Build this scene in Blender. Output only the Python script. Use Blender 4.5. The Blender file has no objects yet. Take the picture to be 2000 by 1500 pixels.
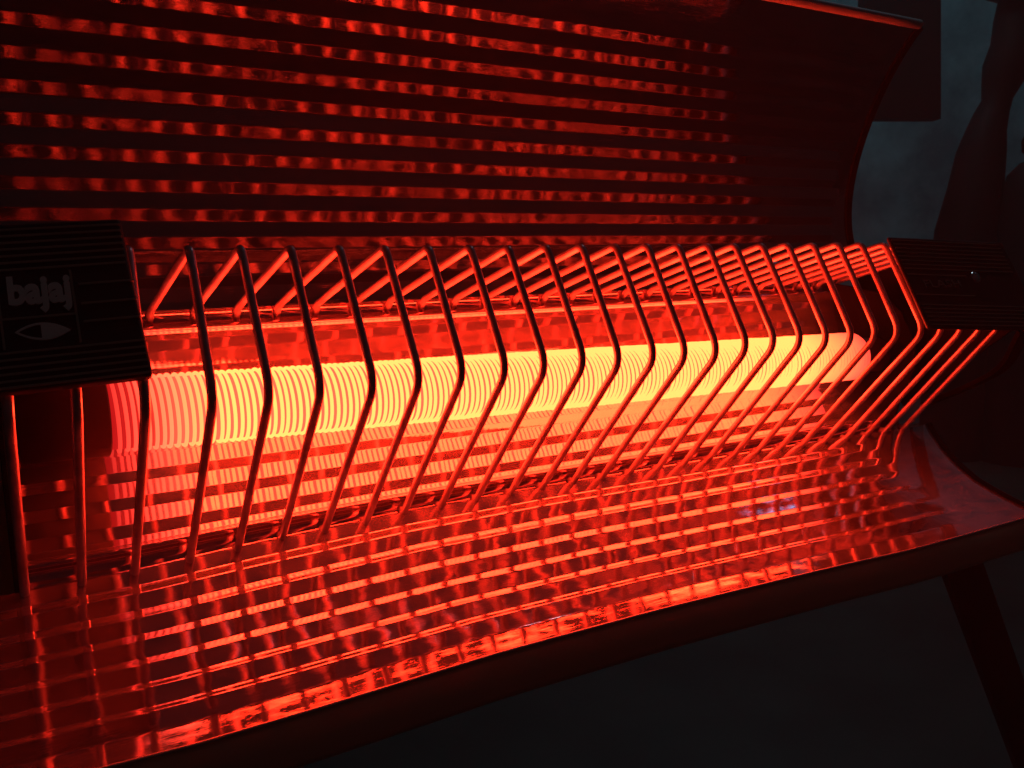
import bpy, bmesh, math, random
import numpy as np
from mathutils import Matrix, Vector

sc = bpy.context.scene
COL = sc.collection
random.seed(4)
rng = np.random.default_rng(4)

# ------------------------------------------------------------------ units and placement
# The heater is modelled in "pitch" units (one unit = the spacing of two guard wires), X along
# the heater, Y into the reflector, Z up its face; S turns units into metres.
S = 0.018
TILT = math.radians(30)                    # the heater leans back on its stand
BASE = Vector((0.0, 0.0, 0.32))            # height of the guard knee above the floor
M_HEAT = Matrix.Translation(BASE) @ Matrix.Rotation(-TILT, 4, 'X')

def W(p):
    """heater units -> world metres"""
    return M_HEAT @ (Vector(p) * S)

# ------------------------------------------------------------------ camera
R_CAM = np.array([[0.85906729, -0.43387624, -0.27150329],
                  [-0.08926976, 0.39529524, -0.91420203],
                  [0.5039745, 0.8095981, 0.30086642]])
C_CAM = (-3.03941573, -14.54232911, -5.71344357)
cam_d = bpy.data.cameras.new("camera")
cam = bpy.data.objects.new("camera", cam_d)
COL.objects.link(cam)
cols = [R_CAM[0], -R_CAM[1], -R_CAM[2]]
rot = Matrix(((cols[0][0], cols[1][0], cols[2][0]),
              (cols[0][1], cols[1][1], cols[2][1]),
              (cols[0][2], cols[1][2], cols[2][2])))
cam.matrix_world = M_HEAT @ (Matrix.Translation(Vector(C_CAM) * S) @ rot.to_4x4())
cam_d.sensor_width = 36.0
cam_d.lens = 36.0 * 1687.19 / 2000.0
cam_d.clip_start = 0.01
cam_d.clip_end = 60.0
cam_d.dof.use_dof = True
cam_d.dof.focus_distance = 0.345
cam_d.dof.aperture_fstop = cam_d.lens / 1000.0 / 0.0007
sc.camera = cam

# ------------------------------------------------------------------ world, lamp, exposure
wd = bpy.data.worlds.new("World")
sc.world = wd
wd.use_nodes = True
bg = wd.node_tree.nodes["Background"]
bg.inputs[0].default_value = (0.9, 0.95, 1.0, 1)
bg.inputs[1].default_value = 0.003
def area_lamp(name, loc, target, size, watts, color):
    d = bpy.data.lights.new(name, 'AREA')
    d.shape = 'DISK'
    d.size = size
    d.energy = watts
    d.color = color
    o = bpy.data.objects.new(name, d)
    COL.objects.link(o)
    o.location = loc
    o.rotation_euler = (Vector(target) - Vector(loc)).to_track_quat('-Z', 'Y').to_euler()

# a dim lamp high on the right (the blue glints in the lip and on the wire bends) and a cool
# light from behind and above the heater that reaches the wall and the top rim
area_lamp("night_lamp", (1.82, 0.05, 1.75), (0.4, 0.1, 0.3), 0.12, 0.045, (0.55, 0.6, 1.0))
area_lamp("room_light", (0.95, 0.57, 1.7), (0.95, 0.85, 0.4), 0.3, 1.9, (0.62, 0.88, 1.0))

VEIL_DENSITY = 0.055  # density of the added volume that imitates lens glow
sc.view_settings.view_transform = 'Standard'
sc.view_settings.look = 'None'
sc.view_settings.exposure = 0.0
sc.view_settings.gamma = 1.0
sc.render.engine = 'CYCLES'
cy = sc.cycles
cy.use_denoising = True
cy.denoiser = 'OPENIMAGEDENOISE'
cy.max_bounces = 10
cy.glossy_bounces = 8
cy.diffuse_bounces = 4
cy.sample_clamp_indirect = 12.0
cy.caustics_reflective = True
cy.blur_glossy = 0.15

# ------------------------------------------------------------------ materials
def mat(name, base=(0.5, 0.5, 0.5), metal=0.0, rough=0.5, spec=0.5):
    m = bpy.data.materials.new(name)
    m.use_nodes = True
    b = m.node_tree.nodes["Principled BSDF"]
    b.inputs["Base Color"].default_value = (*base, 1)
    b.inputs["Metallic"].default_value = metal
    b.inputs["Roughness"].default_value = rough
    b.inputs["Specular IOR Level"].default_value = spec
    return m

def nd(m, t, **kw):
    n = m.node_tree.nodes.new(t)
    for k, v in kw.items():
        setattr(n, k, v)
    return n

def lk(m, a, b):
    m.node_tree.links.new(a, b)

def noise(m, scale_xyz, scale, detail=3, rough=0.55):
    tc = nd(m, "ShaderNodeTexCoord")
    mp = nd(m, "ShaderNodeMapping")
    mp.inputs["Scale"].default_value = scale_xyz
    n = nd(m, "ShaderNodeTexNoise")
    n.inputs["Scale"].default_value = scale
    n.inputs["Detail"].default_value = detail
    n.inputs["Roughness"].default_value = rough
    lk(m, tc.outputs["Object"], mp.inputs[0])
    lk(m, mp.outputs[0], n.inputs["Vector"])
    return n

def ramp(m, src, stops):
    r = nd(m, "ShaderNodeValToRGB")
    e = r.color_ramp.elements
    while len(e) < len(stops):
        e.new(0.5)
    for k, (p, c) in enumerate(stops):
        e[k].position = p
        e[k].color = c if len(c) == 4 else (*c, 1)
    lk(m, src, r.inputs[0])
    return r

def reflector_material(name, dirt=1.0, scratch=0.03, tint=(0.87, 0.79, 0.88)):
    """polished aluminium sheet: mirror finish, rolling grain along X, dust that scatters"""
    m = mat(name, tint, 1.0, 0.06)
    b = m.node_tree.nodes["Principled BSDF"]
    out = m.node_tree.nodes["Material Output"]
    grain = noise(m, (6, 160, 160), 14, 4)
    wave = noise(m, (9, 22, 22), 3.0, 2)
    bp1 = nd(m, "ShaderNodeBump")
    bp1.inputs["Strength"].default_value = scratch
    bp1.inputs["Distance"].default_value = 0.0006
    patch = noise(m, (12, 30, 30), 2.2, 3, 0.6)
    pr = ramp(m, patch.outputs[0], [(0.5, (0.3,) * 3), (0.68, (1.0,) * 3)])
    mul = nd(m, "ShaderNodeMath", operation='MULTIPLY')
    lk(m, grain.outputs[0], mul.inputs[0])
    lk(m, pr.outputs[0], mul.inputs[1])
    lk(m, mul.outputs[0], bp1.inputs["Height"])
    bp2 = nd(m, "ShaderNodeBump")
    bp2.inputs["Strength"].default_value = 0.18
    bp2.inputs["Distance"].default_value = 0.0009
    lk(m, wave.outputs[0], bp2.inputs["Height"])
    lk(m, bp1.outputs[0], bp2.inputs["Normal"])
    lk(m, bp2.outputs[0], b.inputs["Normal"])
    spots = noise(m, (30, 60, 60), 9, 5, 0.7)
    rr = ramp(m, spots.outputs[0], [(0.35, (0.02,) * 3), (0.62, (0.04,) * 3), (0.78, (0.16,) * 3)])
    lk(m, rr.outputs[0], b.inputs["Roughness"])
    # dust and oxide film: a matt layer in patches over the mirror
    b2 = nd(m, "ShaderNodeBsdfPrincipled")
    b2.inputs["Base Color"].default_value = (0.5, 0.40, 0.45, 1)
    b2.inputs["Roughness"].default_value = 0.9
    film = noise(m, (14, 40, 40), 5, 6, 0.7)
    fr = ramp(m, film.outputs[0], [(0.3, (0.5 * dirt,) * 3), (0.7, (1.3 * dirt,) * 3)])
    mix = nd(m, "ShaderNodeMixShader")
    lk(m, fr.outputs[0], mix.inputs[0])
    lk(m, b.outputs[0], mix.inputs[1])
    lk(m, b2.outputs[0], mix.inputs[2])
    lk(m, mix.outputs[0], out.inputs[0])
    return m

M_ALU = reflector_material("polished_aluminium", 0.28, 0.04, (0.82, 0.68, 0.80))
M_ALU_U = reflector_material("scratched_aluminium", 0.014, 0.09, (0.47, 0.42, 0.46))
M_ALU_T = reflector_material("pink_tinted_aluminium", 0.22, 0.03, (0.66, 0.47, 0.56))  # tint puts a dimmer, pinker coil reflection into the metal colour
M_WIRE = mat("chromed_wire", (0.60, 0.48, 0.62), 0.48, 0.3)
_n = noise(M_WIRE, (1, 1, 1), 260, 3)
_r = ramp(M_WIRE, _n.outputs[0], [(0.35, (0.25,) * 3), (0.7, (0.27,) * 3)])
lk(M_WIRE, _r.outputs[0], M_WIRE.node_tree.nodes["Principled BSDF"].inputs["Roughness"])
_n = noise(M_WIRE, (1, 1, 1), 45, 4, 0.65)
_r = ramp(M_WIRE, _n.outputs[0], [(0.38, (0.48, 0.38, 0.46)), (0.6, (0.72, 0.60, 0.72))])
lk(M_WIRE, _r.outputs[0], M_WIRE.node_tree.nodes["Principled BSDF"].inputs["Base Color"])
M_BLACK = mat("black_painted_steel", (0.026, 0.021, 0.02), 0.0, 0.45)
M_DEEP_BLACK = mat("deep_black_steel", (0.010, 0.009, 0.008), 0.0, 0.9, 0.0)  # deepest black without sheen, for brackets, shields, trims and strap
M_RIB = mat("light_brown_ridge", (0.34, 0.26, 0.2), 0.0, 0.45)  # ridges coloured lighter than the black cap
M_PRINT = mat("grey_print", (0.85, 0.75, 0.70), 0.0, 0.6)
M_PRINT_DIM = mat("faded_print", (0.22, 0.18, 0.16), 0.0, 0.6)
M_RIM = mat("bright_rim", (0.62, 0.66, 0.68), 0.5, 0.45)
M_CERAMIC = mat("smoked_ceramic", (0.10, 0.06, 0.045), 0.0, 0.6)
M_STEEL = mat("dull_steel", (0.28, 0.25, 0.23), 1.0, 0.38)
M_SCREW = mat("screw_steel", (0.75, 0.78, 0.8), 1.0, 0.12)
M_SHELL = mat("brown_enamel", (0.72, 0.5, 0.36), 0.0, 0.5)

def emission_material(name, stops):
    """glowing metal: emission follows the temperature along the rod (object X in units)"""
    m = bpy.data.materials.new(name)
    m.use_nodes = True
    nt = m.node_tree
    nt.nodes.clear()
    out = nt.nodes.new("ShaderNodeOutputMaterial")
    em = nt.nodes.new("ShaderNodeEmission")
    tc = nt.nodes.new("ShaderNodeTexCoord")
    sp = nt.nodes.new("ShaderNodeSeparateXYZ")
    mr = nt.nodes.new("ShaderNodeMapRange")
    mr.inputs["From Min"].default_value = EL_X0 * S
    mr.inputs["From Max"].default_value = EL_X1 * S
    cr = nt.nodes.new("ShaderNodeValToRGB")
    lk(m, tc.outputs["Object"], sp.inputs[0])
    lk(m, sp.outputs[0], mr.inputs["Value"])
    lk(m, mr.outputs[0], cr.inputs[0])
    e = cr.color_ramp.elements
    while len(e) < len(stops):
        e.new(0.5)
    mx = 30.0
    for k, (p, c) in enumerate(stops):
        e[k].position = p
        e[k].color = (c[0] / mx, c[1] / mx, c[2] / mx, 1)
    em.inputs["Strength"].default_value = mx
    lk(m, cr.outputs[0], em.inputs[0])
    lk(m, em.outputs[0], out.inputs[0])
    return m

EL_X0, EL_X1 = -1.25, 22.3
HOT = (29.0, 0.86, 0.19)
M_COIL = emission_material("glowing_wire", [
    (0.0, (0.95, 0.03, 0.025)), (0.022, (2.2, 0.13, 0.07)), (0.05, (7.0, 0.36, 0.14)), (0.10, HOT),
    (0.86, HOT), (0.94, (7.0, 0.40, 0.12)), (0.975, (3.0, 0.2, 0.09)), (1.0, (1.3, 0.07, 0.05))])
M_CORE = emission_material("glowing_rod", [
    (0.0, (0.55, 0.008, 0.008)), (0.03, (0.85, 0.02, 0.015)), (0.06, (1.4, 0.16, 0.08)), (0.11, (6.0, 0.18, 0.09)),
    (0.86, (6.0, 0.18, 0.09)), (0.94, (2.2, 0.10, 0.055)), (1.0, (0.7, 0.03, 0.025))])

# ------------------------------------------------------------------ mesh helpers
def obj_from(name, verts, faces, m, parent=None, smooth=True):
    me = bpy.data.meshes.new(name)
    me.from_pydata([tuple(v) for v in verts], [], faces)
    me.update()
    if smooth:
        me.polygons.foreach_set("use_smooth", [True] * len(me.polygons))
    me.materials.append(m)
    o = bpy.data.objects.new(name, me)
    COL.objects.link(o)
    if parent:
        o.parent = parent
    return o

def tube_mesh(path, r, n=12, cap=True):
    """sweep a circle along a list of points (units)"""
    P = np.asarray(path, float)
    T = np.gradient(P, axis=0)
    T /= np.linalg.norm(T, axis=1)[:, None]
    up = np.array([1.0, 0, 0]) if abs(T[0][0]) < 0.8 else np.array([0, 0, 1.0])
    V, F = [], []
    a = np.linspace(0, 2 * np.pi, n, endpoint=False)
    N = up - T[0] * (up @ T[0])
    N /= np.linalg.norm(N)
    rr = np.broadcast_to(np.asarray(r, float), (len(P),))
    for i in range(len(P)):
        N = N - T[i] * (N @ T[i])
        N /= np.linalg.norm(N)
        B = np.cross(T[i], N)
        for t in a:
            V.append(P[i] + rr[i] * (np.cos(t) * N + np.sin(t) * B))
    for i in range(len(P) - 1):
        for k in range(n):
            F.append((i * n + k, i * n + (k + 1) % n, (i + 1) * n + (k + 1) % n, (i + 1) * n + k))
    if cap:
        F.append(tuple(range(n))[::-1])
        F.append(tuple((len(P) - 1) * n + k for k in range(n)))
    return np.array(V), F

def fillet(pts, rad, n=7):
    """round the inner corners of a 3-D polyline"""
    pts = [np.asarray(p, float) for p in pts]
    out = [pts[0]]
    for i in range(1, len(pts) - 1):
        a, b, c = pts[i - 1], pts[i], pts[i + 1]
        r = rad[i - 1]
        u = (a - b) / np.linalg.norm(a - b)
        v = (c - b) / np.linalg.norm(c - b)
        p0, p1 = b + u * r, b + v * r
        for t in np.linspace(0, 1, n):
            out.append((1 - t) ** 2 * p0 + 2 * t * (1 - t) * b + t * t * p1)
    out.append(pts[-1])
    return out

def box_bm(bm, lo, hi, bevel=0.0):
    g = bmesh.ops.create_cube(bm, size=1.0)
    c = [(a + b) / 2 for a, b in zip(lo, hi)]
    d = [b - a for a, b in zip(lo, hi)]
    for v in g["verts"]:
        v.co = Vector([c[k] + v.co[k] * d[k] for k in range(3)])
    if bevel:
        es = list({e for v in g["verts"] for e in v.link_edges})
        bmesh.ops.bevel(bm, geom=es, offset=bevel, segments=3, affect='EDGES', profile=0.5)

def bm_obj(name, bm, m, parent=None, smooth=False, scale=S):
    bmesh.ops.recalc_face_normals(bm, faces=bm.faces)
    for v in bm.verts:
        v.co *= scale
    me = bpy.data.meshes.new(name)
    bm.to_mesh(me)
    bm.free()
    if smooth:
        me.polygons.foreach_set("use_smooth", [True] * len(me.polygons))
    me.materials.append(m)
    o = bpy.data.objects.new(name, me)
    COL.objects.link(o)
    if parent:
        o.parent = parent
    return o

def part(name, V, F, m, parent, smooth=True):
    return obj_from(name, np.asarray(V) * S, F, m, parent, smooth)

# ------------------------------------------------------------------ the heater
root = bpy.data.objects.new("radiant_heater", None)
COL.objects.link(root)
root.matrix_world = M_HEAT
root.empty_display_size = 0.1
root["label"] = "glowing electric radiant heater with wire guard and ribbed mirror reflector"
root["category"] = "heater"

XL, XR = -5.6, 25.5
CZ = 1.3

def polycurve(P, n=3000, deg=4):
    P = np.array(P)
    s = np.r_[0, np.cumsum(np.hypot(*np.diff(P, axis=0).T))]
    c = [np.polyfit(s, P[:, k], deg) for k in (0, 1)]
    t = np.linspace(0, s[-1], n)
    Q = np.stack([np.polyval(k, t) for k in c], 1)
    L = np.r_[0, np.cumsum(np.hypot(*np.diff(Q, axis=0).T))]
    return Q, L

UP, UPL = polycurve([(4.83, 4.24), (4.75, 5.3), (4.5, 6.5), (4.25, 7.15), (3.4, 8.2), (2.2, 9.15), (1.6, 9.6),
                     (.6, 10.3), (-.6, 10.85), (-1.3, 10.95)])
LO, LOL = polycurve([(4.88, -1.65), (4.52, -2.3), (4.02, -3.0), (3.1, -4.04), (2.15, -4.95), (1.15, -5.75), (-.4, -7.0)])

def at(Q, L, s):
    return np.stack([np.interp(s, L, Q[:, 0]), np.interp(s, L, Q[:, 1])], -1)

def ribs(s, starts, wa, wb, alpha):
    """height of the folded ribs at s: face A climbs at angle alpha over wa, face B falls over wb"""
    h = np.zeros_like(s)
    pk = wa * math.tan(alpha)
    for a in starts:
        h = np.maximum(h, np.where((s >= a) & (s <= a + wa), (s - a) / wa * pk, 0))
        h = np.maximum(h, np.where((s > a + wa) & (s <= a + wa + wb), (1 - (s - a - wa) / wb) * pk, 0))
    return h

def smooth1(h, ds, w):
    k = max(1, int(round(w / ds)))
    ker = np.hanning(k + 2)[1:-1]
    ker /= ker.sum()
    pad = len(ker) // 2
    return np.convolve(np.pad(h, (pad, len(ker) - 1 - pad), mode='edge'), ker, mode='valid')

def sst(x, a, b):
    t = np.clip((x - a) / (b - a), 0, 1)
    return t * t * (3 - 2 * t)

def surface(name, Q, L, s, h, X, fade, sgn, parent, m, lenfac=None, dz=None, xm=None):
    """extrude the ribbed profile along X (grid), ribs fading with fade(X)"""
    base = at(Q, L, s)
    V = []
    for x in X:
        ss = s * (lenfac(x) if lenfac else 1.0)
        b = at(Q, L, ss)
        tg = np.gradient(b, axis=0)
        tg /= np.linalg.norm(tg, axis=1)[:, None]
        nrm = np.stack([-tg[:, 1], tg[:, 0]], 1) * sgn
        p = b + nrm * (h * fade(x))[:, None]
        z = p[:, 1] + (dz(x) if dz else 0.0)
        V.append(np.stack([np.full(len(s), x) if xm is None else np.zeros(len(s)) + xm(x, ss), p[:, 0], z], 1))
    n = len(s)
    V = np.concatenate(V)
    F = []
    for i in range(len(X) - 1):
        for j in range(n - 1):
            a = i * n + j
            F.append((a, a + 1, a + n + 1, a + n) if sgn > 0 else (a, a + n, a + n + 1, a + 1))
    return part(name, V, F, m, parent)

# upper wing
ds = 0.018
sU = np.arange(0.0, 9.85, ds)
startsU = [1.07 - 0.15 + 0.693 * k for k in range(-1, 11)]
hU = np.zeros_like(sU)
for a in startsU:
    hU += ribs(sU, [a], 0.30, 0.393, math.radians(float(np.interp(a, [0.3, 1.0, 2.0, 3.2, 4.2, 5.3, 7.5], [25, 24, 22, 18.5, 14, 9.5, 7.5]))))
hU = smooth1(hU, ds, 0.055)
Xg = np.unique(np.r_[np.linspace(XL, XR, 60), np.linspace(XR - 1.6, XR, 14), np.linspace(XL, XL + 1.6, 14)])
fadeU = lambda x: float(sst(x, XL + 0.5, XL + 1.0) * (1 - sst(x, XR - 1.1, XR - 0.5)))
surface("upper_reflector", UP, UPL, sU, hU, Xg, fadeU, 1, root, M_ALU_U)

# lower lip (a little narrower towards the left end)
LIP = 5.06
sL = np.arange(0.0, LIP, 0.014)
startsL = [0.335 + 0.685 * k for k in range(-1, 6)]
hL = np.zeros_like(sL)
for a in startsL:
    wa = float(np.interp(a, [1.0, 1.7, 3.8], [0.31, 0.28, 0.27]))
    hL += ribs(sL, [a], wa, 0.685 - wa, math.radians(float(np.interp(a, [-0.4, 0.3, 1.0, 1.7, 3.8], [18, 18.5, 20, 23, 24]))))
hL = smooth1(hL, 0.014, 0.07)
lenL = lambda x: float(np.interp(x, [-6, -2.4, 1.1, 7.7, 10.5, 14.7, 17.8, 26], [4.7, 4.77, 5.01, 5.17, 5.24, 5.36, 5.5, 5.54])) / LIP
xend = lambda s_: np.interp(s_, [0, .17, 1.73, 3.12, 4.18, 5.1], [25.5, 25.38, 24.5, 23.87, 23.58, 23.38])
def xlip(x, s_):
    """the lip narrows a little towards its outer right corner"""
    return x if np.ndim(x) == 0 and x < 14 else 14 + (x - 14) * (xend(s_) - 14) / (XR - 14)
dzF = lambda x: float(np.interp(x, [-6, -1, 1, 5, 9, 14, 20, 26], [-.17, -.15, -.05, .08, .09, .02, -.04, -.06]))
fadeL = lambda x: float(sst(x, XL + 0.6, XL + 1.6) * (1 - sst(x, 20.3, 22.6)))
surface("lower_reflector", LO, LOL, sL, hL, Xg, fadeL, -1, root, M_ALU, lenL, dzF, xlip)

# trough behind the element: shallow arc with wide ribs, a rolled bead and a flat flange at each edge
HB, SL_ = 2.42, math.radians(25)
RB = HB / math.sin(SL_)
th = np.linspace(-SL_, SL_, 420)
arc = np.stack([4.93 + RB * (np.cos(th) - math.cos(SL_)), CZ + RB * np.sin(th)], 1)
sA = (th + SL_) * RB
zA = arc[:, 1]
hT = np.zeros_like(sA)
pkT = 0.42 * math.tan(math.radians(10))
for k in range(-1, 4):                       # lower half: A faces the element, B faces out
    a = -0.70 + 0.63 * k
    for z0, z1, up in ((a, a + 0.39, True), (a - 0.24, a, False)):
        if z1 > CZ:
            continue
        msk = (zA >= z0) & (zA < z1)
        t = (zA - z0) / (z1 - z0)
        hv = (1 - t) if up else t
        hT = np.where(msk, hv * pkT, hT)
        zm = 2 * CZ - zA
        msk2 = (zm >= z0) & (zm < z1)
        t2 = (zm - z0) / (z1 - z0)
        hT = np.where(msk2, ((1 - t2) if up else t2) * pkT, hT)
hT = smooth1(hT, sA[1] - sA[0], 0.025)
tg = np.gradient(arc, axis=0)
tg /= np.linalg.norm(tg, axis=1)[:, None]
nr = np.stack([-tg[:, 1], tg[:, 0]], 1)
arcR = arc + nr * hT[:, None]
def bead(cy_, cz_, r, a0, a1, n=9):
    a = np.radians(np.linspace(a0, a1, n))
    return np.stack([cy_ + r * np.cos(a), cz_ + r * np.sin(a)], 1)
prof = np.concatenate([
    np.array([(4.90, -1.66), (4.97, -1.60), (5.02, -1.50), (5.03, -1.40), (4.98, -1.30), (4.92, -1.255)]),
    bead(4.90, -1.19, 0.07, 260, 90, 9)[0:],
    arcR[6:-6],
    bead(4.90, 3.79, 0.075, 270, 95, 9),
    np.array([(4.93, 3.87), (4.98, 3.92), (5.02, 4.0), (5.02, 4.10), (4.96, 4.2), (4.85, 4.245)])])
Xt = np.linspace(-3.0, 24.3, 40)
V, F = [], []
for x in Xt:
    wgt = np.clip((CZ - prof[:, 1]) / (CZ + 1.66), 0, 1)
    V.append(np.stack([np.full(len(prof), x), prof[:, 0], prof[:, 1] + wgt ** 3 * dzF(x)], 1))
n = len(prof)
V = np.concatenate(V)
for i in range(len(Xt) - 1):
    for j in range(n - 1):
        a = i * n + j
        F.append((a, a + 1, a + n + 1, a + n))
part("trough_reflector", V, F, M_ALU_T, root)

# end plates closing the trough, with the element holders
def yz_plate(name, x, outline, thick, m, bevel=0.03):
    bm = bmesh.new()
    v0 = [bm.verts.new((x, y, z)) for y, z in outline]
    f = bm.faces.new(v0)
    r = bmesh.ops.extrude_face_region(bm, geom=[f])
    for v in [g for g in r["geom"] if isinstance(g, bmesh.types.BMVert)]:
        v.co.x += thick
    if bevel:
        bmesh.ops.bevel(bm, geom=bm.edges[:], offset=bevel, segments=2, affect='EDGES', profile=0.5)
    return bm_obj(name, bm, m, root)

end_out = [(6.0, -1.6), (4.9, -1.62), (4.2, -0.9), (3.1, -0.1), (2.7, 0.8), (2.7, 1.9), (3.1, 2.8), (4.2, 3.7), (4.9, 4.2), (6.0, 4.2)]
yz_plate("end_bracket", -3.25, end_out, 0.12, M_DEEP_BLACK)
yz_plate("end_bracket", 23.6, end_out, 0.12, M_DEEP_BLACK)

yz_plate("end_shield", 24.75, [(-0.18, -0.12), (-0.18, 2.85), (4.7, 4.25), (5.2, 1.3), (4.9, -1.0), (3.0, -0.62)], 0.12, M_DEEP_BLACK)
yz_plate("end_shield", -5.35, [(-0.18, 0.1), (-0.18, 3.05), (4.7, 4.25), (5.2, 1.3), (4.9, -1.0), (3.0, -0.62)], 0.12, M_DEEP_BLACK)

# ------------------------------------------------------------------ heating element
EY, ER = 4.2, 0.737
el_tilt = lambda x: 1.461 - 0.02177 * x

def lathe_x(name, prof_, m, parent, n=40):
    V, F = [], []
    for x, r in prof_:
        for k in range(n):
            a = 2 * math.pi * k / n
            V.append((x, EY + r * math.cos(a), el_tilt(x) + r * math.sin(a)))
    for i in range(len(prof_) - 1):
        for k in range(n):
            F.append((i * n + k, i * n + (k + 1) % n, (i + 1) * n + (k + 1) % n, (i + 1) * n + k))
    F.append(tuple(range(n)))
    F.append(tuple((len(prof_) - 1) * n + k for k in range(n))[::-1])
    return part(name, V, F, m, parent)

rod = lathe_x("heating_rod", [(x, ER) for x in np.linspace(EL_X0 + 0.02, EL_X1 - 0.02, 60)], M_CORE, root)
pitch = 0.146
turns = (EL_X1 - EL_X0) / pitch
NP = 30
tt = np.arange(0, int(turns * NP) + 1) / NP
kt = np.arange(int(turns) + 3)
wob = np.interp(tt, kt, rng.normal(0, 0.012, len(kt)))
px_ = EL_X0 + 0.05 + pitch * tt * (EL_X1 - EL_X0 - 0.1) / (turns * pitch) + wob
rw = np.interp(tt, kt, rng.normal(0, 0.006, len(kt)))
ax = 2 * np.pi * tt
cr_ = ER + 0.045 + rw
path = np.stack([px_, EY + cr_ * np.cos(ax), el_tilt(px_) + cr_ * np.sin(ax)], 1)
# local cross-section: radial and axial directions are enough for a close-wound coil
ns = 7
cs = np.linspace(0, 2 * np.pi, ns, endpoint=False)
rad = np.stack([np.zeros_like(ax), np.cos(ax), np.sin(ax)], 1)
wr = 0.042
V = (path[:, None, :] + wr * (np.cos(cs)[None, :, None] * rad[:, None, :]
     + np.sin(cs)[None, :, None] * np.array([1.0, 0, 0])[None, None, :])).reshape(-1, 3)
F = []
for i in range(len(path) - 1):
    a = i * ns
    for k in range(ns):
        k2 = (k + 1) % ns
        F.append((a + k, a + ns + k, a + ns + k2, a + k2))
part("heating_coil", V, F, M_COIL, root)
# dark ceramic ends and holders
lathe_x("ceramic_end", [(-2.95, 0.5), (-2.9, 0.86), (EL_X0 - 0.04, 0.86), (EL_X0, 0.80), (EL_X0, 0.3)], M_CERAMIC, root)
lathe_x("ceramic_end", [(EL_X1, 0.3), (EL_X1, 0.55), (EL_X1 + 0.04, 0.6), (23.5, 0.6), (23.55, 0.4)], M_CERAMIC, root)

# ------------------------------------------------------------------ guard wires
TX = [0.075, 0.075, 0.075, 0.115, 0.051, 0.015, 0.011, -0.005, -0.008, -0.01, -0.043, -0.019, -0.022, -0.021, -0.034, -0.029, -0.016, -0.066, -0.054, -0.051, -0.022, 0.031, 0.047, 0.103, 0.078, 0.078, 0.078, 0.078]
TZ = [0.051, 0.051, 0.051, 0.042, 0.044, 0.034, 0.024, 0.014, -0.002, -0.003, -0.019, -0.003, -0.002, 0.0, -0.006, -0.022, -0.019, -0.025, -0.022, -0.019, -0.026, -0.023, -0.03, -0.049, -0.042, -0.042, -0.042, -0.042]
KX = [-0.044, -0.08, -0.041, 0.054, 0.051, -0.001, 0.038, 0.017, -0.011, 0.001, -0.019, 0.004, -0.024, 0.004, -0.041, -0.04, 0.005, 0.017, -0.006, -0.008, -0.016, 0.025, -0.001, 0.097, 0.073, 0.073, 0.073, 0.073]
KZ = [-0.003, 0.017, -0.039, -0.017, 0.009, -0.017, -0.036, -0.006, 0.029, 0.017, 0.003, 0.024, -0.023, -0.003, -0.031, -0.054, 0.024, 0.066, 0.061, 0.019, 0.006, 0.038, 0.018, -0.009, 0.012, 0.012, 0.012, 0.012]
FX = [-0.071, -0.071, -0.084, 0.01, 0.017, 0.024, -0.009, 0.006, 0.026, 0.008, 0.024, 0.03, 0.032, 0.023, -0.021, -0.063, -0.04, -0.098, -0.112, -0.079, -0.046, -0.041, -0.042, 0.024, 0.117, 0.167, 0.199, 0.22]
FZ = [-0.193, -0.193, -0.176, -0.139, -0.083, 0.021, -0.018, 0.003, 0.111, 0.073, 0.103, 0.097, 0.11, 0.102, 0.083, 0.065, 0.04, 0.01, 0.015, -0.002, 0.006, -0.03, -0.042, -0.046, -0.059, -0.074, -0.047, -0.057]
for j, i in enumerate(range(-3, 25)):
    pts = [(i + 0.02, 5.0, 4.08), (i + 0.01, 4.72, 4.17), (i + TX[j], 0.0, 2.977 + TZ[j]),
           (i + KX[j], 0.0, KZ[j]), (i + FX[j], 4.84, -1.62 + FZ[j]), (i + FX[j], 5.0, -1.52 + FZ[j])]
    V, F = tube_mesh(fillet(pts, [0.1, 0.16, 0.42, 0.06], 9), 0.088, 14)
    part("guard_wire", V, F, M_WIRE, root)

# ------------------------------------------------------------------ end caps with print
def cap(name, outline, y0, depth, m, bevel=0.06):
    bm = bmesh.new()
    f = bm.faces.new([bm.verts.new((x, y0, z)) for x, z in outline])
    r = bmesh.ops.extrude_face_region(bm, geom=[f])
    for v in [g for g in r["geom"] if isinstance(g, bmesh.types.BMVert)]:
        v.co.y += depth
    bmesh.ops.bevel(bm, geom=bm.edges[:], offset=bevel, segments=3, affect='EDGES', profile=0.5)
    return bm_obj(name, bm, m, root)

YP = -0.35
capL = cap("end_cap", [(-5.9, 0.16), (-0.90, 0.38), (-1.03, 3.44), (-5.9, 3.1)], YP, 0.22, M_BLACK)
capR = cap("end_cap", [(19.82, -0.06), (25.6, -0.5), (25.6, 2.75), (19.89, 2.98)], YP, 0.12, M_BLACK)

def lerp(a, b, t):
    return a + (b - a) * t

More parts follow.
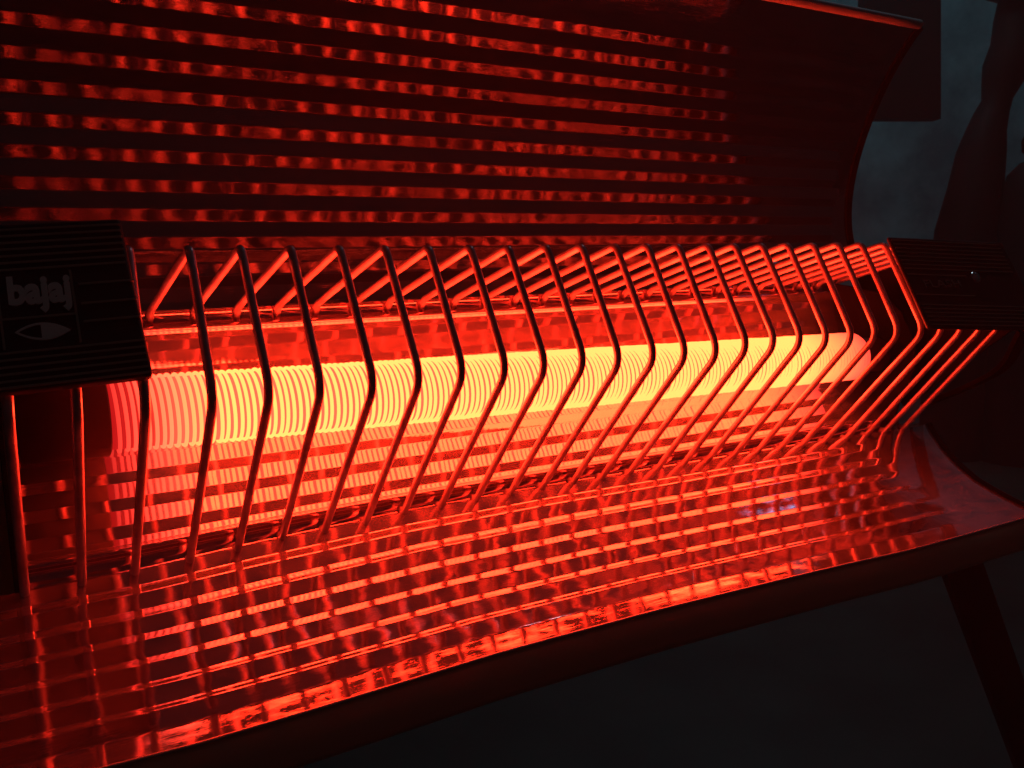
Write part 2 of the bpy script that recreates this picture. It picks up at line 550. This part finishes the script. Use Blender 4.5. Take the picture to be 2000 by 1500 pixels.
def ridge_set(capo, lines, w=0.035, h=0.02):
    bm = bmesh.new()
    for x0, z0, x1, z1 in lines:
        L = math.hypot(x1 - x0, z1 - z0)
        ux, uz = (x1 - x0) / L, (z1 - z0) / L
        nx, nz = -uz, ux
        q = [(x0 + nx * w / 2, z0 + nz * w / 2), (x1 + nx * w / 2, z1 + nz * w / 2),
             (x1 - nx * w / 2, z1 - nz * w / 2), (x0 - nx * w / 2, z0 - nz * w / 2)]
        vt = [bm.verts.new((a, YP - h, b)) for a, b in q]
        vb = [bm.verts.new((a, YP + 0.01, b)) for a, b in q]
        bm.faces.new(vt)
        for k in range(4):
            bm.faces.new((vt[k], vb[k], vb[(k + 1) % 4], vt[(k + 1) % 4]))
    return bm_obj("ridges", bm, M_RIB, capo)

def Lz(x, t):        # left cap: t = 0 bottom .. 1 top at x
    return lerp(np.interp(x, [-5.9, -0.9], [0.16, 0.38]), np.interp(x, [-5.9, -1.03], [3.1, 3.44]), t)
def Rz(x, t):
    return lerp(np.interp(x, [19.82, 25.6], [-0.06, -0.5]), np.interp(x, [19.89, 25.6], [2.98, 2.75]), t)
LB0, LB1, LBt, LBb = -3.0, -1.92, 0.68, 0.235       # logo box in cap coordinates
lines = []
for t in (0.955, 0.915, 0.873, 0.832, 0.79, 0.748, 0.705):
    lines.append((-5.7, Lz(-5.7, t), -1.06, Lz(-1.0, t)))
for t in (0.59, 0.47, 0.36):
    lines.append((LB1 + 0.08, Lz(LB1, t), -0.97, Lz(-1.0, t)))
    lines.append((-5.7, Lz(-5.7, t), LB0 - 0.08, Lz(LB0, t)))
for t in (0.215, 0.175, 0.135, 0.095, 0.055, 0.02):
    lines.append((-5.7, Lz(-5.7, t), -0.96, Lz(-1.0, t)))
lines += [(LB0, Lz(LB0, LBb), LB0 - 0.02, Lz(LB0, LBt)), (LB1, Lz(LB1, LBb), LB1 - 0.02, Lz(LB1, LBt)),
          (LB0, Lz(LB0, 0.41), LB1, Lz(LB1, 0.41))]
ridge_set(capL, lines)
lines = []
for k in range(8):
    t = 0.96 - 0.045 * k
    lines.append((19.95, Rz(19.9, t), 25.3, Rz(25.3, t)))
for t in (0.58, 0.36):
    lines.append((19.95, Rz(19.9, t), 22.7, Rz(22.7, t)))
for k in range(6):
    t = 0.25 - 0.042 * k
    lines.append((19.95, Rz(19.9, t), 25.3, Rz(25.3, t)))
ridge_set(capR, lines, 0.03)

def text_part(name, body, x, z, h, width, capo, m, bold=0.0, slope=0.0):
    cu = bpy.data.curves.new(name, 'FONT')
    cu.body = body
    cu.size = 1.0
    cu.extrude = 0.012
    cu.offset = bold
    cu.resolution_u = 3
    tmp = bpy.data.objects.new(name, cu)
    COL.objects.link(tmp)
    bpy.context.view_layer.update()
    me = bpy.data.meshes.new_from_object(tmp.evaluated_get(bpy.context.evaluated_depsgraph_get()))
    bpy.data.objects.remove(tmp)
    co = np.array([v.co[:] for v in me.vertices])
    lo, hi = co.min(0), co.max(0)
    for v in me.vertices:
        xx = (v.co.x - lo[0]) / (hi[0] - lo[0]) * width
        zz = (v.co.y - lo[1]) / (hi[1] - lo[1]) * h
        v.co = Vector(((x + xx), YP - 0.008 - v.co.z, z + zz + slope * xx)) * S
    me.materials.clear()
    me.materials.append(m)
    o = bpy.data.objects.new(name, me)
    COL.objects.link(o)
    o.parent = capo
    return o

text_part("lettering", "bajaj", LB0 + 0.12, Lz(-2.5, 0.425), 0.70, 0.92, capL, M_PRINT, 0.045, 0.05)
text_part("lettering", "FLASH", 20.5, Rz(21.3, 0.455), 0.25, 1.75, capR, M_PRINT_DIM, 0.0, -0.03)

# eye emblem: almond outline, left part hollow with a pupil edge, right part filled
def almond(t, w, h):
    return w * (2 * t - 1), h * (1 - (2 * t - 1) ** 2)
ex, ez, ew, eh = (LB0 + LB1) / 2 + 0.02, Lz(-2.2, 0.318), 0.40, 0.155
bm = bmesh.new()
ts = np.linspace(0, 1, 33)
for sg in (1, -1):
    for k in range(32):
        (x0, h0), (x1, h1) = almond(ts[k], ew, eh), almond(ts[k + 1], ew, eh)
        xm = (x0 + x1) / 2
        rin = math.sqrt(max(0.0, 0.13 ** 2 - (xm + 0.07) ** 2)) if abs(xm + 0.07) < 0.13 else 0.0
        if xm < -0.02:                       # hollow: thin outline strip
            i0, i1 = max(0, h0 - 0.035), max(0, h1 - 0.035)
        else:
            i0 = i1 = 0.0
        q = [(x0, sg * i0), (x1, sg * i1), (x1, sg * h1), (x0, sg * h0)]
        vs = [bm.verts.new((ex + a, YP - 0.021, ez + b)) for a, b in q]
        bm.faces.new(vs)
bmesh.ops.remove_doubles(bm, verts=bm.verts, dist=1e-5)
r = bmesh.ops.extrude_face_region(bm, geom=bm.faces[:])
for v in [g for g in r["geom"] if isinstance(g, bmesh.types.BMVert)]:
    v.co.y += 0.03
bm_obj("eye_emblem", bm, M_PRINT, capL)

# rivet on the right cap
bm = bmesh.new()
bmesh.ops.create_uvsphere(bm, u_segments=24, v_segments=14, radius=0.2)
for v in bm.verts:
    v.co = Vector((23.2 + v.co.x, YP + 0.02 + 0.6 * v.co.y, 1.5 + v.co.z))
bm_obj("rivet", bm, M_SCREW, capR, True)

# ------------------------------------------------------------------ shell, rims, side trims, strap, stand
# enamelled fascia under the lip and shell behind everything
Xs = np.linspace(XL, XR, 34)
V, F = [], []
for x in Xs:
    e = at(LO, LOL, np.array([LIP * lenL(x)]))[0]
    e = np.array([e[0], e[1] + dzF(x)])
    top = at(UP, UPL, np.array([9.83]))[0]
    ring = [e + (0.03, -0.03), e + (-0.02, -0.12), e + (0.05, -0.74), e + (0.12, -0.82), e + (0.3, -0.85),
            (5.2, -5.4), (6.6, -2.0), (6.9, 1.5), (6.6, 5.0), (5.4, 8.4), (2.6, 10.3), (-0.9, 11.06), top + (0.12, 0.02)]
    for k, (y, z) in enumerate(ring):
        V.append((float(xlip(x, 5.1 if k < 5 else (1.5 if k == 5 else 0.0))), y, z))
n = 13
for i in range(len(Xs) - 1):
    for j in range(n - 1):
        a = i * n + j
        F.append((a, a + n, a + n + 1, a + 1))
part("outer_shell", V, F, M_SHELL, root)

# bright rolled rims along both long edges
path = [(x, *at(UP, UPL, np.array([9.84]))[0]) for x in np.linspace(XL, XR, 24)]
V, F = tube_mesh(path, 0.16, 14)
part("rolled_rim", V, F, M_RIM, root)
path = []
for x in np.linspace(XL, XR, 34):
    e = at(LO, LOL, np.array([LIP * lenL(x)]))[0]
    path.append((float(xlip(x, 5.1)), e[0], e[1] + dzF(x)))
V, F = tube_mesh(path, 0.035, 8)
part("rolled_rim", V, F, M_RIM, root)

# black trims following the C-shaped ends
def trim(pts, x0, x1, w, xo=None):
    P = np.array(pts)
    tg = np.gradient(P, axis=0)
    tg /= np.linalg.norm(tg, axis=1)[:, None]
    nn = np.stack([-tg[:, 1], tg[:, 0]], 1)
    V, F = [], []
    xo = np.zeros(len(P)) if xo is None else xo
    for p, q, dx in zip(P, nn, xo):
        for x, o in ((x0, w), (x1, w), (x1, -0.35), (x0, -0.35)):
            V.append((x + dx, *(p + q * o)))
    for i in range(len(P) - 1):
        for k in range(4):
            F.append((i * 4 + k, i * 4 + (k + 1) % 4, i * 4 + 4 + (k + 1) % 4, i * 4 + 4 + k))
    F.append((0, 1, 2, 3))
    m_ = (len(P) - 1) * 4
    F.append((m_ + 3, m_ + 2, m_ + 1, m_))
    return V, F
for x0, x1, s_ in ((XR - 0.02, XR + 0.3, 1), (XL - 0.3, XL + 0.02, -1)):
    V, F = trim(at(UP, UPL, np.linspace(0, 9.75, 60)), x0, x1, 0.05)
    part("side_trim", V, F, M_DEEP_BLACK, root, False)
    sl = np.linspace(LIP * lenL(x0), 0, 40)
    lo_pts = at(LO, LOL, sl) + np.array([0, dzF(x0)])
    V, F = trim(lo_pts, x0, x1, 0.05, xend(sl) - XR if s_ > 0 else None)
    part("side_trim", V, F, M_DEEP_BLACK, root, False)

# curved straps that carry the caps back to the reflector
def strap(P, half):
    P = fillet(P, [0.8, 0.8], 8)
    bm = bmesh.new()
    prev = None
    T = np.gradient(np.array(P), axis=0)
    for p, t in zip(P, T):
        t = t / np.linalg.norm(t)
        nrm = np.cross(t, (1, 0, 0))
        nrm /= np.linalg.norm(nrm)
        ring = [bm.verts.new(np.array(p) + np.array((dx, 0, 0)) + nrm * dn) for dx, dn in
                ((-half, -.07), (half, -.07), (half, .07), (-half, .07))]
        if prev:
            for k in range(4):
                bm.faces.new((prev[k], prev[(k + 1) % 4], ring[(k + 1) % 4], ring[k]))
        else:
            bm.faces.new(ring[::-1])
        prev = ring
    bm.faces.new(prev)
    return bm_obj("cap_strap", bm, M_DEEP_BLACK, root)
strap([(24.6, -0.2, -0.4), (25.6, 1.4, -1.05), (26.2, 3.2, -1.0), (26.1, 4.9, -0.95)], 0.3)

# flat black stand legs
for xa, xb in ((22.3, 24.3), (-5.2, -3.2)):
    bm = bmesh.new()
    sx = 1 if xa > 0 else -1
    z_floor = Matrix(M_HEAT).inverted() @ Vector((0, 0, 0))
    top_p = np.array([0, 4.2, -6.6])
    # straight down in the world: direction (0, -sin, cos) in heater axes
    dn = np.array([0, math.sin(TILT), -math.cos(TILT)])
    wz = (M_HEAT @ (Vector(top_p) * S)).z / S
    bot_p = top_p + dn * (wz - 0.02)
    q = [top_p + (xa, 0, 0), top_p + (xb, 0, 0), bot_p + (xb + 6.0 * sx, 0, 0), bot_p + (xa + 6.0 * sx, 0, 0)]
    vf = [bm.verts.new(p) for p in q]
    vb = [bm.verts.new(p + np.array([0, .2, .1])) for p in q]
    bm.faces.new(vf)
    bm.faces.new(vb[::-1])
    for k in range(4):
        bm.faces.new((vf[k], vb[k], vb[(k + 1) % 4], vf[(k + 1) % 4]))
    bm_obj("stand_leg", bm, M_BLACK, root)

# ------------------------------------------------------------------ the room
M_FLOOR = mat("dark_floor", (0.10, 0.105, 0.10), 0.0, 0.5)
_n = noise(M_FLOOR, (1, 1, 1), 9, 6)
_r = ramp(M_FLOOR, _n.outputs[0], [(0.3, (0.012, 0.016, 0.014)), (0.7, (0.04, 0.048, 0.042))])
lk(M_FLOOR, _r.outputs[0], M_FLOOR.node_tree.nodes["Principled BSDF"].inputs["Base Color"])
M_WALL = mat("blue_grey_wall", (0.25, 0.36, 0.40), 0.0, 0.85)
_n = noise(M_WALL, (1, 1, 1), 7, 6, 0.65)
_r = ramp(M_WALL, _n.outputs[0], [(0.36, (0.07, 0.24, 0.29)), (0.66, (0.22, 0.52, 0.58))])
lk(M_WALL, _r.outputs[0], M_WALL.node_tree.nodes["Principled BSDF"].inputs["Base Color"])
M_DARKWOOD = mat("near_black_wood", (0.012, 0.012, 0.013), 0.0, 0.6, 0.2)

fl = obj_from("floor", [(-4, -3, 0), (5, -3, 0), (5, 3, 0), (-4, 3, 0)], [(0, 1, 2, 3)], M_FLOOR, None, False)
fl["kind"] = "structure"
# the wall stands square to the line of sight on the right
fwd = cam.matrix_world.to_3x3() @ Vector((0, 0, -1))
cam_p = cam.matrix_world.translation.copy()
def ray_pt(u, v, dist):
    """point in the world on the sight line of image point (u, v), at a depth along the axis"""
    d = Vector(((u - 1000) / 1687.19, -(v - 750) / 1687.19, -1.0)) * dist
    return cam.matrix_world @ d
wp = ray_pt(1850, 300, 1.75)
h = Vector((fwd.x, fwd.y, 0)).normalized()
sd = Vector((h.y, -h.x, 0))
def wall_quad(c, l, r_, z0, z1):
    return [c + sd * l + Vector((0, 0, z0 - c.z)), c + sd * r_ + Vector((0, 0, z0 - c.z)),
            c + sd * r_ + Vector((0, 0, z1 - c.z)), c + sd * l + Vector((0, 0, z1 - c.z))]
q = wall_quad(wp, -3.0, 1.5, 0.0, 2.4)
bk = [p + h * 0.08 for p in q]
wl = obj_from("wall", q + bk, [(0, 1, 2, 3), (7, 6, 5, 4), (0, 4, 5, 1), (1, 5, 6, 2), (2, 6, 7, 3), (3, 7, 4, 0)], M_WALL, None, False)
wl["kind"] = "structure"

def post(name, x, y, prof_, label, lean=0.0):
    V, F = [], []
    n = 28
    for z, r, off in prof_:
        for k in range(n):
            a = 2 * math.pi * k / n
            V.append((off + r * math.cos(a), r * math.sin(a), z))
    for i in range(len(prof_) - 1):
        for k in range(n):
            F.append((i * n + k, i * n + (k + 1) % n, (i + 1) * n + (k + 1) % n, (i + 1) * n + k))
    F.append(tuple(range(n))[::-1])
    F.append(tuple((len(prof_) - 1) * n + k for k in range(n)))
    o = obj_from(name, V, F, M_DARKWOOD)
    o.location = (x, y, 0)
    o.rotation_euler = (0, 0, math.atan2(sd.y, sd.x))
    o["label"] = label
    o["category"] = "post"
    o["group"] = "turned dark posts by the wall"
    return o

def post_from_image(name, dist, rows, label):
    """rows: (v, u_left, u_right) of the dark post; the lathe stands on the floor at that distance"""
    mid = ray_pt(sum(r[1] + r[2] for r in rows) / 2 / len(rows), rows[-1][0], dist)
    org = Vector((mid.x, mid.y, 0))
    pr = []
    for v, ul, ur in rows:
        a, b = ray_pt(ul, v, dist), ray_pt(ur, v, dist)
        c = (a + b) / 2
        pr.append((c.z, (b - a).length / 2, (c - org).dot(sd)))
    z0, r0, o0 = pr[-1]
    pr.append((0.0, r0 * 1.05, o0))
    pr = pr[::-1]
    return post(name, org.x, org.y, pr, label)

post_from_image("turned_post", 1.5, [(-60, 1878, 2020), (-5, 1878, 2010), (12, 1884, 2003), (22, 1908, 1992), (60, 1902, 1984), (100, 1900, 1980),
                                    (140, 1888, 1974), (175, 1888, 1958), (205, 1889, 1942), (230, 1876, 1937), (265, 1862, 1934),
                                    (300, 1850, 1936), (370, 1838, 1936), (450, 1820, 1930), (600, 1815, 1930)],
                "dark waisted post with wide head in front of the blue-grey wall")
post_from_image("turned_post", 1.46, [(244, 1998, 2004), (256, 1982, 2022), (280, 1972, 2032), (300, 1974, 2030), (315, 1988, 2016), (322, 1972, 2032),
                                     (345, 1952, 2052), (380, 1946, 2058), (450, 1940, 2064), (600, 1935, 2070)],
                "dark post with small round knob at the right edge")
# dark hanging board
b0, b1 = ray_pt(1690, 232, 1.4), ray_pt(1838, 232, 1.4)
bm = bmesh.new()
bt0, bt1 = ray_pt(1690, -120, 1.4), ray_pt(1838, -120, 1.4)
vf = [bm.verts.new(p) for p in (b0, b1, bt1, bt0)]
vb = [bm.verts.new(p + h * 0.03) for p in (b0, b1, bt1, bt0)]
bm.faces.new(vf)
bm.faces.new(vb[::-1])
for k in range(4):
    bm.faces.new((vf[k], vb[k], vb[(k + 1) % 4], vf[(k + 1) % 4]))
bd = bm_obj("hanging_board", bm, M_DARKWOOD, None, False, 1.0)
bd["label"] = "black rectangular board hanging behind the upper right corner of the heater"
bd["category"] = "board"

# ------------------------------------------------------------------ added thin volume imitating the lens glow round the coil
M_LENS_GLOW = bpy.data.materials.new("lens_glow_scatter")
M_LENS_GLOW.use_nodes = True
nt = M_LENS_GLOW.node_tree
nt.nodes.clear()
ho = nt.nodes.new("ShaderNodeOutputMaterial")
hv = nt.nodes.new("ShaderNodeVolumePrincipled")
hv.inputs["Color"].default_value = (0.95, 0.93, 0.93, 1)
hv.inputs["Density"].default_value = VEIL_DENSITY
hv.inputs["Anisotropy"].default_value = 0.0
lk(M_LENS_GLOW, hv.outputs[0], ho.inputs["Volume"])
bm = bmesh.new()
box_bm(bm, (-4.5, -3.5, -1.0), (5.5, 3.5, 2.9))
hz = bm_obj("lens_glow_volume", bm, M_LENS_GLOW, None, False, 1.0)
hz["kind"] = "stuff"
